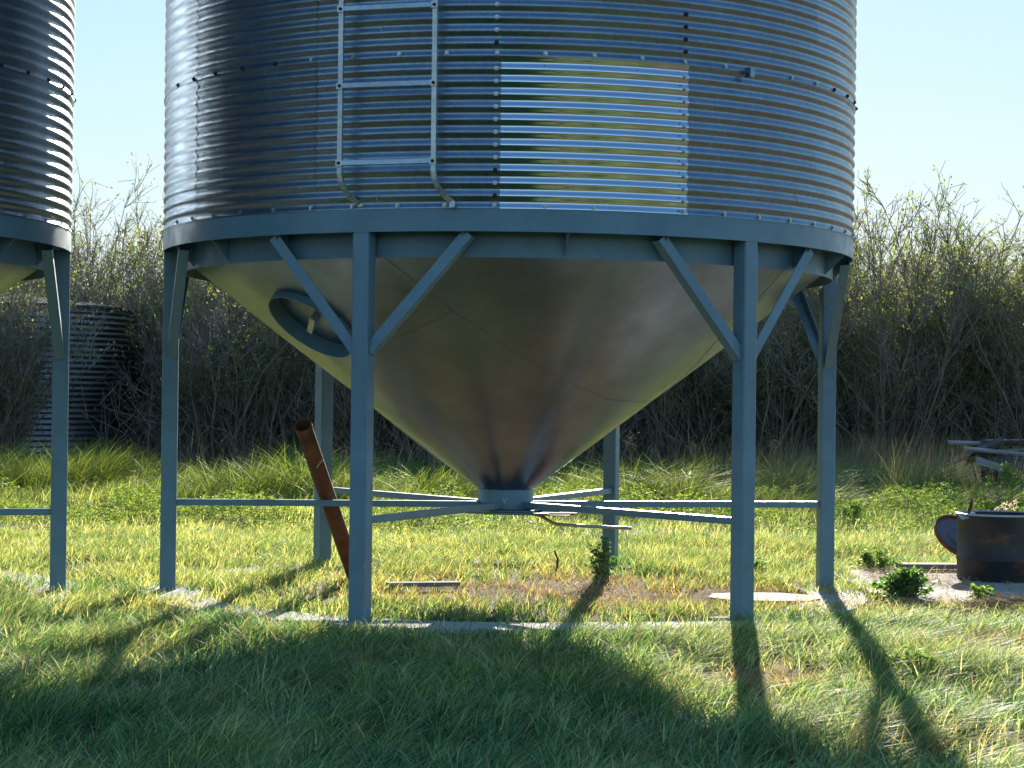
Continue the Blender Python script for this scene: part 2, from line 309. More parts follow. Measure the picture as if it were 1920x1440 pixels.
def hopper_bin(loc, label, a0, zsp, hero, tiers):
    rt = empty('grain_bin', loc); tag(rt, label, 'grain bin', 'hopper bottom grain bins')
    DT = 2*math.pi/NSH
    # sheets
    for t in range(tiers):
        off = 0 if t == 0 else (.0 if t % 2 else .0)
        for k in range(NSH):
            new = hero and t == 0 and k == 0
            o = link('wall_sheet', ME['sheet_new' if new else 'sheet'], None, rt)
            o.location = (0, 0, ZT+t*SH); o.rotation_euler = (0, 0, TH0+k*DT)
            o.scale = (1+.0012*t, 1+.0012*t, 1)
            if new: o['label'] = 'bright new corrugated panel'
    if tiers < 7:
        me = sheet_mesh('upper_wall', NP*(7-tiers), full=True); o = link('upper_wall', me, M['galv'], rt); o.location = (0, 0, ZT+tiers*SH)
    zt = ZT+7*SH
    mb = MB(); mb.lathe([(RB+.06, zt-.02), (RB+.06, zt+.01), (.25, zt+1.25), (.25, zt+1.4), (0.001, zt+1.45)], 64); mb.build('roof', M['galv'], rt)
    # painted ring beams
    mb = MB(); mb.lathe([(RB-.008, ZR), (RB, ZR), (RB, ZT), (RB-.10, ZT+.001), (RB-.10, ZT-.008), (RB-.008, ZT-.008)], 192, close=True); mb.build('ring_beam', M['paint'], rt, 40)
    mb = MB(); mb.lathe([(RCI-.006, ZI), (RCI, ZI), (RCI, ZT-.012), (RCI-.006, ZT-.012)], 192, close=True)
    mb.build('inner_ring', M['paint_in'], rt, 40)
    # cone
    mb = MB(); NT, NSg = 288, 60
    rr = random.Random(3); lobes = [(rr.uniform(0, 6.28), rr.uniform(.2, .95), rr.uniform(.05, .16), rr.uniform(.10, .3), rr.uniform(-.016, .016)) for _ in range(46)]
    def cone_pt(th, s, lift=0):
        r = CR0+(CR1-CR0)*s; z = CZ0+(CZ1-CZ0)*s; d = 0
        for (tc_, sc, wt, ws, am) in lobes:
            dt = (th-tc_+math.pi) % (2*math.pi)-math.pi
            d += am*math.exp(-(dt/wt)**2-((s-sc)/ws)**2)
        d += .004*math.sin(5*th+4*s)*s + .003*math.sin(9*th-7*s)*s
        d *= min(1, 6*s)*min(1, 8*(1-s)); d += lift
        nl = math.hypot(1, CSL); return P(r+d*CSL/nl, th, z-d/nl)
    vs = [cone_pt(2*math.pi*i/NT, j/NSg) for i in range(NT) for j in range(NSg+1)]; k = NSg+1
    mth, ms = (R(-50), .71) if hero else (R(160), .71)
    mc = P(CR0+(CR1-CR0)*ms, mth, CZ0+(CZ1-CZ0)*ms); mn = Vector((CSL*math.sin(mth), -CSL*math.cos(mth), -1)).normalized()
    inn = set()
    for q_i, v_ in enumerate(vs):
        dv_ = v_-mc; h_ = dv_.dot(mn); fl = dv_-mn*h_; rr2 = fl.length
        if abs(h_) < .12 and rr2 < .36:
            if .255 < rr2 < .31: vs[q_i] = mc+fl*(.2815/rr2)+mn*h_
            if rr2 < .31: inn.add(q_i)
    mb.add(vs, [fc for fc in [(i*k+j, ((i+1) % NT)*k+j, ((i+1) % NT)*k+j+1, i*k+j+1) for i in range(NT) for j in range(NSg)] if not all(q_ in inn for q_ in fc)], True)
    # sheet laps: thin raised edges, chord lines across the cone
    def strip(a, b, wd=.004, n=60):
        q = [cone_pt(a[0]+(b[0]-a[0])*i/n, a[1]+(b[1]-a[1])*i/n, .0015) for i in range(n+1)]
        e = [cone_pt(a[0]+(b[0]-a[0])*i/n, a[1]+(b[1]-a[1])*i/n, -.002) for i in range(n+1)]
        d = (q[-1]-q[0]).normalized(); up = Vector((0, 0, -1)); sd_ = d.cross(up).normalized()*wd
        vv = []
        for i in range(n+1): vv += [e[i]-sd_*.5, q[i]-sd_*.3, q[i]+sd_*.5, e[i]+sd_*.6]
        mb.add(vv, [(i*4+j, i*4+j+1, i*4+j+5, i*4+j+4) for i in range(n) for j in range(3)], False)
    cone_mb = mb; seams = []
    if hero:
        paths = [[(-.42, .995), (-.366, .957), (-.263, .834), (-.195, .75), (-.003, .616), (.171, .534), (.405, .462), (.715, .406), (1.1, .40), (1.38, .41)], [(-.85, .575), (-.553, .631), (-.37, .679), (-.199, .75)],
                 [(.95, .995), (.964, .95), (1.036, .793), (1.101, .662), (1.363, .421), (1.42, .25), (1.45, .04)], [(2.3, .995), (2.4, .04)], [(3.6, .995), (3.7, .04)], [(-1.9, .995), (-1.8, .04)]]
    else: paths = [[(t_, .995), (t_+.1, .03)] for t_ in (.2, 1.3, 2.4, 3.6, 4.6, 5.6)]
    for pth in paths:
        mb = MB()
        for a_, b_ in zip(pth[:-1], pth[1:]): strip(a_, b_, .0036 if len(pth) < 7 or pth is paths[0] else .006, 14)
        seams.append(mb)
    mb = cone_mb
    cone = mb.build('hopper_cone', M['cone'], rt, 50)
    for q_ in seams: q_.build('sheet_seam', M['seam'], cone, 0)
    # round manway on the cone
    th, s = (R(-50), .71) if hero else (R(160), .71)
    c = P(CR0+(CR1-CR0)*s, th, CZ0+(CZ1-CZ0)*s); nl = math.hypot(1, CSL)
    nrm = (P(CSL/nl, th, 0)-P(0, th, 0)) + Vector((0, 0, -1/nl)); nrm.normalize()
    Mt = Matrix.Translation(c) @ nrm.to_track_quat('Z', 'Y').to_matrix().to_4x4()
    mb = MB(); mb.lathe([(.286, -.10), (.286, .034), (.280, .034), (.280, -.10)], 72, close=True)
    o = mb.build('manway_ring', M['paint'], cone, 40); o.matrix_local = Mt
    mb = MB(); mb.lathe([(.279, -.085), (.279, -.062), (.268, -.056), (.18, -.050), (.001, -.046)], 72)
    lid = o; o = mb.build('manway_lid', M['cone'], cone, 40); o.matrix_local = Mt
    mb = MB()
    hd = Matrix.Translation(c) @ nrm.to_track_quat('Z', 'Y').to_matrix().to_4x4() @ Matrix.Rotation(R(35), 4, 'Z')
    mb.bar((-.10, 0, .02), (.10, 0, .02), .035, .006, (0, 0, 1)); mb.bar((-.10, 0, -.05), (-.10, 0, .02), .035, .006, (1, 0, 0)); mb.bar((.10, 0, -.05), (.10, 0, .02), .035, .006, (1, 0, 0))
    o = mb.build('manway_handle', M['ladder'], cone, 0); o.matrix_local = hd
    # legs, braces, spokes
    RLg = 2.126
    for i in range(6):
        th = a0+i*math.pi/3; rz = Matrix.Rotation(th, 4, 'Z')
        mb = MB(); mb.box((0, -RLg, (ZR+.0)/2+.012), .098, .098, ZR-.024+.02)
        leg = mb.build('leg', M['paint'], rt, 0, .009); leg.rotation_euler = (0, 0, th)
        for s_ in (-1, 1):
            # knee brace: angle iron from leg to ring beam
            dth = .60/RB
            a = Vector((s_*.049, -RLg-.02, 1.50)); b_ = P(RB-.028, s_*dth, ZR-.004)
            d = (b_-a).normalized(); mb = MB()
            out = Vector((0, -1, 0)); out = (out-d*out.dot(d)).normalized(); sdv = d.cross(out).normalized()
            if sdv.z > 0: sdv = -sdv
            mb.bar(a-d*.02, b_-d*.002, .062, .006, out)
            mb.bar(a-d*.02+sdv*.028-out*.031, b_-d*.002+sdv*.028-out*.031, .006, .056, out)
            o = mb.build('brace', M['paint'], rt, 0, .0012); o.rotation_euler = (0, 0, th)
            if hero is False and i == 1 and s_ == -1: pass
        # spoke: flat tube from leg to collar
        mb = MB(); zs_ = zsp
        mb.bar((0, -RLg+.049, zs_), (.03, -CR0-.004, zs_-.004), .05, .040); o = mb.build('cross_tube', M['paint'], rt, 0, .003); o.rotation_euler = (0, 0, th)
    # gussets between the two rings
    for i in range(18):
        th = a0 + math.pi/3*(i//3) + (.262, .5236, .785)[i % 3]
        mb = MB(); t = .006
        q = [(RCI+.001, ZR+.02), (RB-.010, ZR+.02), (RB-.010, ZR-.003), (RCI+.001, ZI+.012)]
        mb.add([(x_, -r_, z_) for x_ in (-t/2, t/2) for r_, z_ in q], [(0, 1, 2, 3), (7, 6, 5, 4), (0, 4, 5, 1), (1, 5, 6, 2), (2, 6, 7, 3), (3, 7, 4, 0)])
        o = mb.build('gusset', M['paint_in'], rt, 0); o.rotation_euler = (0, 0, th)
    # outlet collar and slide gate
    mb = MB(); mb.lathe([(CR0-.004, CZ0+.02), (CR0+.006, CZ0), (CR0+.006, .535), (CR0-.004, .535)], 72, close=True); mb.build('collar', M['paint'], rt, 40)
    if hero:
        sm = MB()
        for (u_, v_, w_) in ((-.012, .602, .006), (-.010, .594, .008), (-.007, .586, .011), (-.002, .580, .007), (.006, .603, .006), (.010, .601, .004)):
            a_ = u_/(CR0+.006); sm.add([P(CR0+.0075, a_+x_*w_*3, v_+z_*w_*.8) for x_, z_ in ((-1, -.6), (.7, -1), (1, .5), (0, 1), (-.8, .7))], [(0, 1, 2, 3, 4)])
        sm.build('paint_smear', M['wire'], rt, 0)
    mb = MB()
    mb.box((0, 0, .527), .42, .42, .010); mb.bar((-.21, -.2, .514), (.32, -.2, .514), .03, .012); mb.bar((-.21, .2, .514), (.32, .2, .514), .03, .012)
    sg = mb.build('slide_gate_frame', M['paint_in'], rt, 0, .001); sg.rotation_euler = (0, 0, R(-12))
    mb = MB(); mb.box((.17, 0, .506), .55, .36, .006); gp = mb.build('gate_plate', M['rust'], sg, 0, .001)
    mb = MB(); mb.tube([(.20, -.02, .502), (.235, -.02, .492), (.31, -.02, .452), (.345, -.02, .441), (.55, -.02, .434), (.82, -.02, .428)], .011, 10)
    mb.build('gate_handle', M['ladder'], sg)
    # bolts
    def bolt(th, z, rusty=False, r=R0-.001):
        o = link('bolt', ME['bolt_rust' if rusty else 'bolt'], None, rt); o.location = P(r, th, z); o.rotation_euler = (0, random.uniform(0, 1), th); o.rotation_euler = (0, 0, th)
    if hero:
        rb = random.Random(5)
        for k in range(-9, 14):
            th = TH0+DT/4*k
            if abs(th) < 1.45:
                if k != 3: bolt(th+rb.uniform(-.002, .002), ZT+.016)
                if not (k in (6,)): bolt(th+rb.uniform(-.002, .002), ZT+SH+.014, rusty=k < -4 or k > 8, r=R0+.001)
        for side in (0, 1):
            for j in range(1, 12):
                bolt(TH0+side*DT, ZT+PIT*j, rusty=(side == 0 and j in (1, 3)), r=R0-.001)
            for j in range(1, 5):
                bolt(TH0+side*DT, ZT+SH+.002+PIT*j, rusty=side == 1 or j == 1, r=R0+.002)
        for th_s, z_s, l_s in ((-.325, ZT+.955, .03), (-.322, ZT+.90, .028), (-.33, ZT+.035, .05), (-.41, ZT+.05, .035), (.27, ZT+.97, .012), (.85, ZT+.13, .05), (.92, ZT+.33, .03), (-.27, ZT+.37, .012)):
            mb = MB(); q_ = [P(R0-.002+(-.0142*.5*(1-math.cos(2*math.pi*((z_s-ZT+l_s*f_) % SH)/PIT)))+.0028, th_s+.0012*math.sin(9*f_), z_s+l_s*f_) for f_ in (0, .25, .5, .75, 1)]
            for a_, b_ in zip(q_[:-1], q_[1:]): mb.bar(a_, b_, .0035, .0012, (0, 1, 0))
            mb.build('scuff_mark', M['wire'], rt, 0)
        # clip bracket on the seam
        mb = MB(); mb.box((0, 0, 0), .004, .045, .055); mb.box((.016, -.02, 0), .032, .004, .055)
        o = mb.build('bracket', M['galv'], rt, 0, .001); o.location = P(R0+.02, TH0+DT/4*5.55, ZT+SH-.006); o.rotation_euler = (0, 0, TH0+DT/4*5.55)
        # ladder
        tl, rl = -.295, 2.262
        ld = empty('ladder', (0, 0, 0)); ld.parent = rt; ld.rotation_euler = (0, 0, tl)
        for sx in (-1, 1):
            mb = MB(); X0 = sx*.266
            zl = 2.43; pth = [(X0, -rl, 6.9), (X0, -rl, zl), (X0+.006, -rl+.004, zl-.04), (X0+.022, -rl+.016, zl-.08), (X0+.05, -rl+.04, zl-.125), (X0+.085, -rl+.075, ZT+.03)]
            if sx < 0: pth[-1] = (X0+.088, -rl+.10, ZT+.03)
            for (xx, w_, t_) in ((0, .026, .004),):
                for a, b_ in zip(pth[:-1], pth[1:]): mb.bar(a, b_, w_, t_, (0, 1, 0))
                for e in (-1, 1):
                    for a, b_ in zip(pth[:-1], pth[1:]):
                        mb.bar(Vector(a)+Vector((e*.012, .009, 0)), Vector(b_)+Vector((e*.012, .009, 0)), .003, .018, (0, 1, 0))
            mb.box((pth[-1][0], pth[-1][1]-.004, ZT+.018), .03, .006, .035)
            mb.build('rail', M['ladder'], ld, 0)
        for k in range(11):
            z = 2.487+.4135*k
            mb = MB(); mb.box((0, -rl-.004, z), .50, .016, .026, Matrix.Rotation(R(-14), 3, 'X'))
            for sx in (-1, 1): mb.box((sx*.266, -rl-.008, z), .036, .008, .034)
            rg = mb.build('rung', M['ladder'], ld)
            for sx in (-1, 1):
                mb = MB(); mb.tube([(sx*.266, -rl-.012, z), (sx*.266, -rl-.016, z)], .009, 12); mb.build('bolt', M['bolt_rust'], rg)
    else:
        for k in range(10, 19):
            th = TH0+DT/4*k
            if .3 < th < 1.85:
                bolt(th, ZT+.016); bolt(th, ZT+SH+.014, rusty=True, r=R0+.001)
    return rt
hopper_bin((0, 12.7283, 0), 'large hopper bottom grain bin with ladder and bright new panel, centre of the yard', A0, ZS, True, 2)
hopper_bin((-4.84, 11.85, -.02), 'neighbouring hopper bin cut off by the left edge, only its right side showing', R(102), .525, False, 2)

# old flat-bottom bin swallowed by the thicket
OBX, OBY = -9.75, 38.0
ob = empty('old_grain_bin', (OBX, OBY, 0)); tag(ob, 'old flat floor corrugated steel bin half hidden in the thicket behind the left bin', 'grain bin')
me = sheet_mesh('wall', 28, full=True); o = link('wall', me, M['wall_old'], ob); o.scale = (1.24, 1.24, 1.5)
mb = MB(); mb.lathe([(2.76, 2.82), (2.76, 2.86), (.3, 3.15), (.001, 3.2)], 64); mb.build('roof', M['roof_old'], ob)

# ------------------------------------------------------------------ yard things
# rusty pipe leaning over the cross tube
pr = empty('rusty_pipe', (0, 0, 0)); a = Vector((-.985, 13.28, .0)); b_ = Vector((-1.245, 12.16, 1.06))
tag(pr, 'rusty open ended steel pipe leaning on the cross tube behind the left front leg', 'pipe'); pr.location = a
L = (b_-a).length; mb = MB(); mb.lathe([(.053, -.02), (.053, L-.03), (.056, L-.028), (.056, L), (.048, L), (.048, -.02)], 40, close=True)
o = mb.build('pipe_wall', M['rust'], pr, 50); o.rotation_euler = (b_-a).to_track_quat('Z', 'Y').to_euler()
q = px(600, 868, y=12.33)-a; mb = MB(); mb.tube([q+Vector((.02, 0, .045)), q+Vector((.018, -.012, .02)), q+Vector((-.005, -.02, -.01)), q+Vector((-.02, -.015, -.03))], .003, 6); mb.build('wire', M['wire'], pr)

# burn barrel with lid
bc = Vector((3.42, 13.72, .03)); bl_ = empty('burn_barrel', bc); tag(bl_, 'dark sooty cut down steel barrel on the concrete pad', 'barrel')
Rb, Hb = .292, .452
prof = [(.001, .006), (Rb-.004, .004), (Rb, .012), (Rb, .135), (Rb+.006, .142), (Rb+.006, .150), (Rb, .157), (Rb, Hb-.02), (Rb+.007, Hb-.012), (Rb+.008, Hb), (Rb-.002, Hb+.002), (Rb-.004, Hb-.014), (Rb-.005, .02), (.001, .018)]
mb = MB(); mb.lathe(prof, 96); mb.build('drum', M['barrel'], bl_, 50)
mb = MB(); mb.lathe([(Rb-.003, Hb-.002), (Rb+.009, Hb-.006), (Rb+.010, Hb+.003), (Rb+.002, Hb+.007), (Rb-.004, Hb+.004)], 96, close=True); mb.build('rolled_rim', M['plate'], bl_, 50)
q = px(1817, 966, y=13.62)-bc
hk = MB(); hk.tube([q+Vector((-.01, 0, -.005)), q+Vector((.0, 0, .03)), q+Vector((.012, 0, .055)), q+Vector((.012, -.01, .085)), q+Vector((.022, -.01, .11))], [.010, .011, .013, .011, .008], 8)
hk.build('hinge_strap', M['rust'], bl_)
hp = MB(); hp.box(q+Vector((-.012, -.02, -.002)), .11, .07, .006, Matrix.Rotation(R(-14), 3, 'Y') @ Matrix.Rotation(R(20), 3, 'X')); hp.build('hinge_plate', M['plate'], bl_, 0, .001)
lc = px(1800, 1008, y=14.15); lr = empty('barrel_lid', lc); tag(lr, 'round rusty rimmed lid tipped behind the burn barrel', 'barrel lid')
n_ = Vector((.30, -.62, .72)).normalized()
rot = n_.to_track_quat('Z', 'Y').to_euler()
mb = MB(); mb.lathe([(.0, .0), (.075, .0), (.08, .006), (.088, .006), (.093, 0), (.188, 0)], 64); o = mb.build('disc', M['lid_grey'], lr, 30); o.rotation_euler = rot
mb = MB(); mb.lathe([(.186, -.006), (.200, -.006), (.202, .02), (.192, .024), (.189, .004)], 64, close=True); o = mb.build('rim', M['lid_rim'], lr, 50); o.rotation_euler = rot
# boards and slabs
def board(name, c, L, W, H, rz, mat, label, cat, tilt=0, ry=0):
    mb = MB(); n = 12; r = random.Random(int(abs(c[0])*1000)+7); vs = []
    for i in range(n+1):
        x = -L/2+L*i/n; wv = 1+r.uniform(-.05, .05)
        vs += [(x, -W/2*wv, 0), (x, W/2*wv, 0), (x, W/2*wv, H), (x, -W/2*wv, H)]
    mb.add(vs, [(i*4+j, i*4+(j+1) % 4, i*4+4+(j+1) % 4, i*4+4+j) for i in range(n) for j in range(4)]+[(3, 2, 1, 0), (n*4, n*4+1, n*4+2, n*4+3)])
    o = mb.build(name, mat, None, 0, .002); o.location = c; o.rotation_euler = (tilt, ry, rz); return tag(o, label, cat)
board('wood_plank', (-.52, 12.72, .03), .47, .09, .028, R(14), M['wood'], 'short grey plank lying in dry grass under the hopper cone', 'plank')
board('wood_plank', (3.16, 14.4, .045), .62, .17, .035, R(4), M['wood'], 'weathered plank lying on the concrete beside the burn barrel', 'plank')
mb = MB(); pl = [(-.34, -.10), (-.22, -.24), (.05, -.27), (.27, -.22), (.36, -.06), (.33, .14), (.12, .26), (-.15, .24), (-.31, .12)]
n = len(pl); mb.add([(x*.82, y*.9, 0) for x, y in pl]+[(x, y, .034) for x, y in pl], [tuple(range(n))[::-1], tuple(range(n, 2*n))]+[(i, (i+1) % n, (i+1) % n+n, i+n) for i in range(n)])
o = mb.build('concrete_slab', M['concrete'], None, 0, .006); o.location = (1.60, 12.32, -.004); o.rotation_euler = (0, 0, R(-4)); tag(o, 'loose thin flat concrete slab beside the right front leg', 'slab')
q = px(1042, 1075, z=0); mb = MB(); mb.tube([q+Vector((0, 0, -.02)), q+Vector((.01, 0, .05)), q+Vector((.012, -.01, .10)), q+Vector((-.012, -.02, .165))], [.008, .009, .008, .006], 7)
tag(mb.build('bent_stake', M['rust']), 'short bent rusty rod sticking out of the grass beneath the hopper', 'rod')
# weathered lumber pile in front of the thicket
heap_c = px(1905, 893, y=28.0)
spec = [  # dx, dy, z, length, width, thick, yaw, roll-about-length, pitch, dark, words
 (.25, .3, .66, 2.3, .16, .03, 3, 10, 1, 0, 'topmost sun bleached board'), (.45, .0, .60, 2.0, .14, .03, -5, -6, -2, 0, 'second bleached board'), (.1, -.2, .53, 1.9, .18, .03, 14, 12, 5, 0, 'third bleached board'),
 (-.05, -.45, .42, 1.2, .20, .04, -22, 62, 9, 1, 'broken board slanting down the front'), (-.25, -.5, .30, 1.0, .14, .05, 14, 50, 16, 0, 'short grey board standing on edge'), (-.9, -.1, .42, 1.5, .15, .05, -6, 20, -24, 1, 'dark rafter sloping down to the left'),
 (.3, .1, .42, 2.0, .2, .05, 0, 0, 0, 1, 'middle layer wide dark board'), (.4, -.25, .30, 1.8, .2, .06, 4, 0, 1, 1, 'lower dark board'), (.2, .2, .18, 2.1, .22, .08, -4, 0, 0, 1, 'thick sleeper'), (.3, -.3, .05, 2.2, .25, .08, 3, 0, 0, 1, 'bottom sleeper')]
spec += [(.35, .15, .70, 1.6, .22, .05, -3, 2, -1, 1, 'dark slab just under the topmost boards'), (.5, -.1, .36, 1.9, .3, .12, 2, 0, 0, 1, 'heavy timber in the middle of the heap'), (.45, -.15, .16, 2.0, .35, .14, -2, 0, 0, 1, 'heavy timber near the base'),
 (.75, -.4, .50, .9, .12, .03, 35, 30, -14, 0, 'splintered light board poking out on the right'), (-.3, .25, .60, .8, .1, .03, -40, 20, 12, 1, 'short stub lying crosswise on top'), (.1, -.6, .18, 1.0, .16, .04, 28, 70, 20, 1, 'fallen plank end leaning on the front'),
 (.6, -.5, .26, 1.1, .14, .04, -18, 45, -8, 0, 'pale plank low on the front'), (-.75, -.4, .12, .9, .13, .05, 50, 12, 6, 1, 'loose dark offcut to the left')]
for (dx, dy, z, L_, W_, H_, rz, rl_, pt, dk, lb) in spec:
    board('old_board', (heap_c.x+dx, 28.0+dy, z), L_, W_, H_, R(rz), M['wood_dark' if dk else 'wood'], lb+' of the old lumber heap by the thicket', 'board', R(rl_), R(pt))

# ------------------------------------------------------------------ vegetation
def in_view(x, y, m=.5): return np.abs(x-.03*0) < y*(960/F)*1.06+m
GREEN = np.array([[.07, .15, .07], [.16, .29, .13], [.28, .42, .19], [.52, .60, .34]])
DRY = np.array([[.42, .31, .18], [.52, .41, .26], [.30, .21, .13]])
def dryness(x, y):
    g = lambda cx, cy, sx, sy: np.exp(-((x-cx)/sx)**2-((y-cy)/sy)**2)
    d = g(.35, 12.7, 1.25, 1.2)*.95 + g(1.6, 12.6, .9, .6)*.5 + g(2.9, 12.0, 1.3, .5)*.6 + g(1.15, 8.7, .35, .5)*.8 + g(2.4, 9.6, .5, .5)*.6 + g(1.75, 6.9, .5, .4)*.7 + g(-1.3, 9.4, .5, .4)*.4+g(.25, 8.7, .3, .5)*.4
    return np.clip(d*1.1 + (fbm(x*1.7+3, y*1.7)-.5)*1.0, 0, 1)
def blades(name, n, region, hfun, wfun, dens, lean, segs=3, cfun=None, mat='grass', kind='stuff', label=None, clump=.0, leandir=0., spread=1.2):
    x0, x1, y0, y1 = region; P_ = []; tot = 0
    while tot < n:
        x = rng.uniform(x0, x1, n); y = rng.uniform(y0, y1, n); ok = in_view(x, y, 1.0) & (rng.random(n) < dens(x, y)); P_.append(np.stack([x[ok], y[ok]], 1)); tot += ok.sum()
    p = np.concatenate(P_)[:n]; x, y = p[:, 0], p[:, 1]
    if clump:                                    # pull blades towards tuft centres
        cxg = np.round(x/clump); cyg = np.round(y/clump); jx = _G[cxg.astype(int) & 255, cyg.astype(int) & 255]; jy = _G[cyg.astype(int)*3 & 255, cxg.astype(int) & 255]
        tx, ty = (cxg+jx-.5)*clump, (cyg+jy-.5)*clump; k = .45*rng.random(n); dx, dy = x-tx, y-ty; x = x-dx*k; y = y-dy*k
        outd = np.arctan2(dy, dx)
    else: outd = rng.uniform(0, 6.28, n)
    h = hfun(x, y)*rng.uniform(.45, 1.35, n); wd = wfun(x, y)*rng.uniform(.7, 1.3, n)
    fld = (fbm(x*1.1+40, y*1.1+9)-.5)*3
    az = leandir+fld+rng.normal(0, spread, n); az = np.where(rng.random(n) < (.35 if clump else 0), outd, az)
    ln = lean*rng.uniform(.4, 1.5, n); curl = rng.uniform(.2, 1.0, n)
    d = np.stack([np.cos(az), np.sin(az)], 1); face = az+np.pi/2+rng.normal(0, .6, n); f = np.stack([np.cos(face), np.sin(face)], 1)
    z0 = gz(x, y)-.005; rows = []
    for i in range(segs+1):
        t = i/segs; bend = ln*(t**(1.4+curl))*h; zz = h*(t-.28*ln*t**2.2); wi = wd*(1-t**1.8)*(.75+.5*t)
        c = np.stack([x+d[:, 0]*bend, y+d[:, 1]*bend, z0+zz], 1)
        off = np.concatenate([f*wi[:, None]*.5, np.zeros((n, 1))], 1)
        if i < segs: rows += [c-off, c+off]
        else: rows += [c]
    V = np.stack(rows, 1); k = V.shape[1]; b0 = (np.arange(n)*k)[:, None]
    quads = np.concatenate([b0+np.array([[2*i, 2*i+1, 2*i+3, 2*i+2]]) for i in range(segs-1)], 0) if segs > 1 else np.zeros((0, 4), int)
    tri = b0+np.array([[k-3, k-2, k-1]])
    col = cfun(x, y, n); tint = np.repeat(col[:, None, :], k, 1)
    o = np_mesh(name, V.reshape(-1, 3), [quads, tri], M[mat], tint.reshape(-1, 3), kind)
    return o
def gcol(x, y, n, warm=0., dry=1.):
    g = GREEN[rng.integers(0, 4, n)]*(.8+.5*rng.random((n, 1))); D = DRY[rng.integers(0, 3, n)]*(.8+.4*rng.random((n, 1)))
    pch = fbm(x*2.3, y*2.3+8); g = g*(1+(pch[:, None]-.5)*np.array([1.5, .8, .8])); g = g*np.array([1+warm, 1+warm*.4, 1])
    k = (rng.random(n) < dry*(.05+.7*dryness(x, y)**1.3))[:, None]
    return np.clip(np.where(k, D, g), .01, .85)
def hole(x, y):                                 # where concrete, barrel or board keep the grass away
    a = np.hypot(x, y-12.73); b_ = np.hypot(x+4.84, y-11.85)
    rim = np.where(((a > 1.95) & (a < 2.27)) | ((b_ > 1.95) & (b_ < 2.27)), .35+.6*(fbm(x*2.5, y*2.5) > .47), 1)
    pad = np.where((x > 2.45) & (x < 5.2) & (y > 12.1+.0*x) & (y < 14.4), .05, 1)
    slab = np.where((np.abs(x-1.53) < .33) & (np.abs(y-12.55) < .3), .05, 1)
    fr = np.where((y < 12.6) & (x < 1.45) & (a > 2.0) & (a < 2.2), .03+.4*(fbm(x*4+3, y*4) > .60), np.where((a > 1.95) & (a < 2.27), 1, rim))
    return fr*pad*slab
near_d = lambda x, y: (1-.6*dryness(x, y))*(.12+1.1*sstep(.28, .62, fbm(x*2.1, y*2.1)))*hole(x, y)*sstep(11.6, 10.6, y+.25*np.sin(x*3))
rimf = lambda x, y: .26+.74*sstep(2.25, 3.0, np.hypot(x, y-12.73)+.25*(fbm(x*3, y*3)-.5))
hn = lambda x, y: rimf(x, y)*(.07+.16*fbm(x*1.9+7, y*1.9))*(1-.35*dryness(x, y))
blades('grass', 160000, (-3.6, 3.6, 5.2, 11.7), hn, lambda x, y: .0056+0*x, near_d, .95, 4, lambda x, y, n: gcol(x, y, n), clump=.20, leandir=-.3, spread=.8)
mid_d = lambda x, y: (1-.8*dryness(x, y))*(.25+1.*sstep(.3, .65, fbm(x*2.6, y*2.6)))*hole(x, y)*sstep(10.4, 11.2, y)
hm = lambda x, y: (.05+.095*fbm(x*1.9+7, y*1.9))*(1-.4*dryness(x, y))
blades('grass', 150000, (-5, 5, 10.3, 17.5), hm, lambda x, y: .006+0*x, mid_d, .8, 3, lambda x, y, n: gcol(x, y, n, .25), clump=.14, leandir=-.2, spread=1.1)
far_c = lambda x, y, n: gcol(x, y, n, .35, .8)
blades('grass', 80000, (-8, 8, 16.5, 27), lambda x, y: .06+.20*sstep(.4, .8, fbm(x*1.3+9, y))*sstep(18, 22, y)+.05*fbm(x*3, y*3), lambda x, y: .008+0*x, lambda x, y: .6+.4*fbm(x*2, y*2), .7, 3, far_c, leandir=-.1)
# straw litter
def litter(n, region, dens):
    x = rng.uniform(region[0], region[1], n*3); y = rng.uniform(region[2], region[3], n*3); ok = rng.random(n*3) < dens(x, y); x, y = x[ok][:n], y[ok][:n]; n = len(x)
    az = rng.uniform(0, np.pi, n); L = rng.uniform(.03, .14, n); wd = rng.uniform(.002, .005, n); z = gz(x, y)+rng.uniform(.003, .03, n)+.032*((x > 2.5) & (x < 5.2) & (y > 12.1) & (y < 14.4)); dz = rng.uniform(-.2, .2, n)*L
    d = np.stack([np.cos(az)*L/2, np.sin(az)*L/2, dz/2], 1); s = np.stack([-np.sin(az)*wd/2, np.cos(az)*wd/2, 0*az], 1); c = np.stack([x, y, z], 1)
    V = np.stack([c-d-s, c+d-s, c+d+s, c-d+s], 1); q = (np.arange(n)*4)[:, None]+np.arange(4)[None]
    col = DRY[rng.integers(0, 3, n)]*(.9+.7*rng.random((n, 1)))*np.array([1.15, 1.0, .9])
    np_mesh('straw_litter', V.reshape(-1, 3), [q], M['straw'], np.repeat(col[:, None], 4, 1).reshape(-1, 3), 'stuff')
litter(6000, (2.3, 5, 11.8, 14.5), lambda x, y: sstep(.5, .75, fbm(x*2, y*2))+.5*sstep(2.9, 2.4, x)+.02)
litter(45000, (-3.5, 4.5, 6, 16), lambda x, y: .03+.9*dryness(x, y)**1.8)
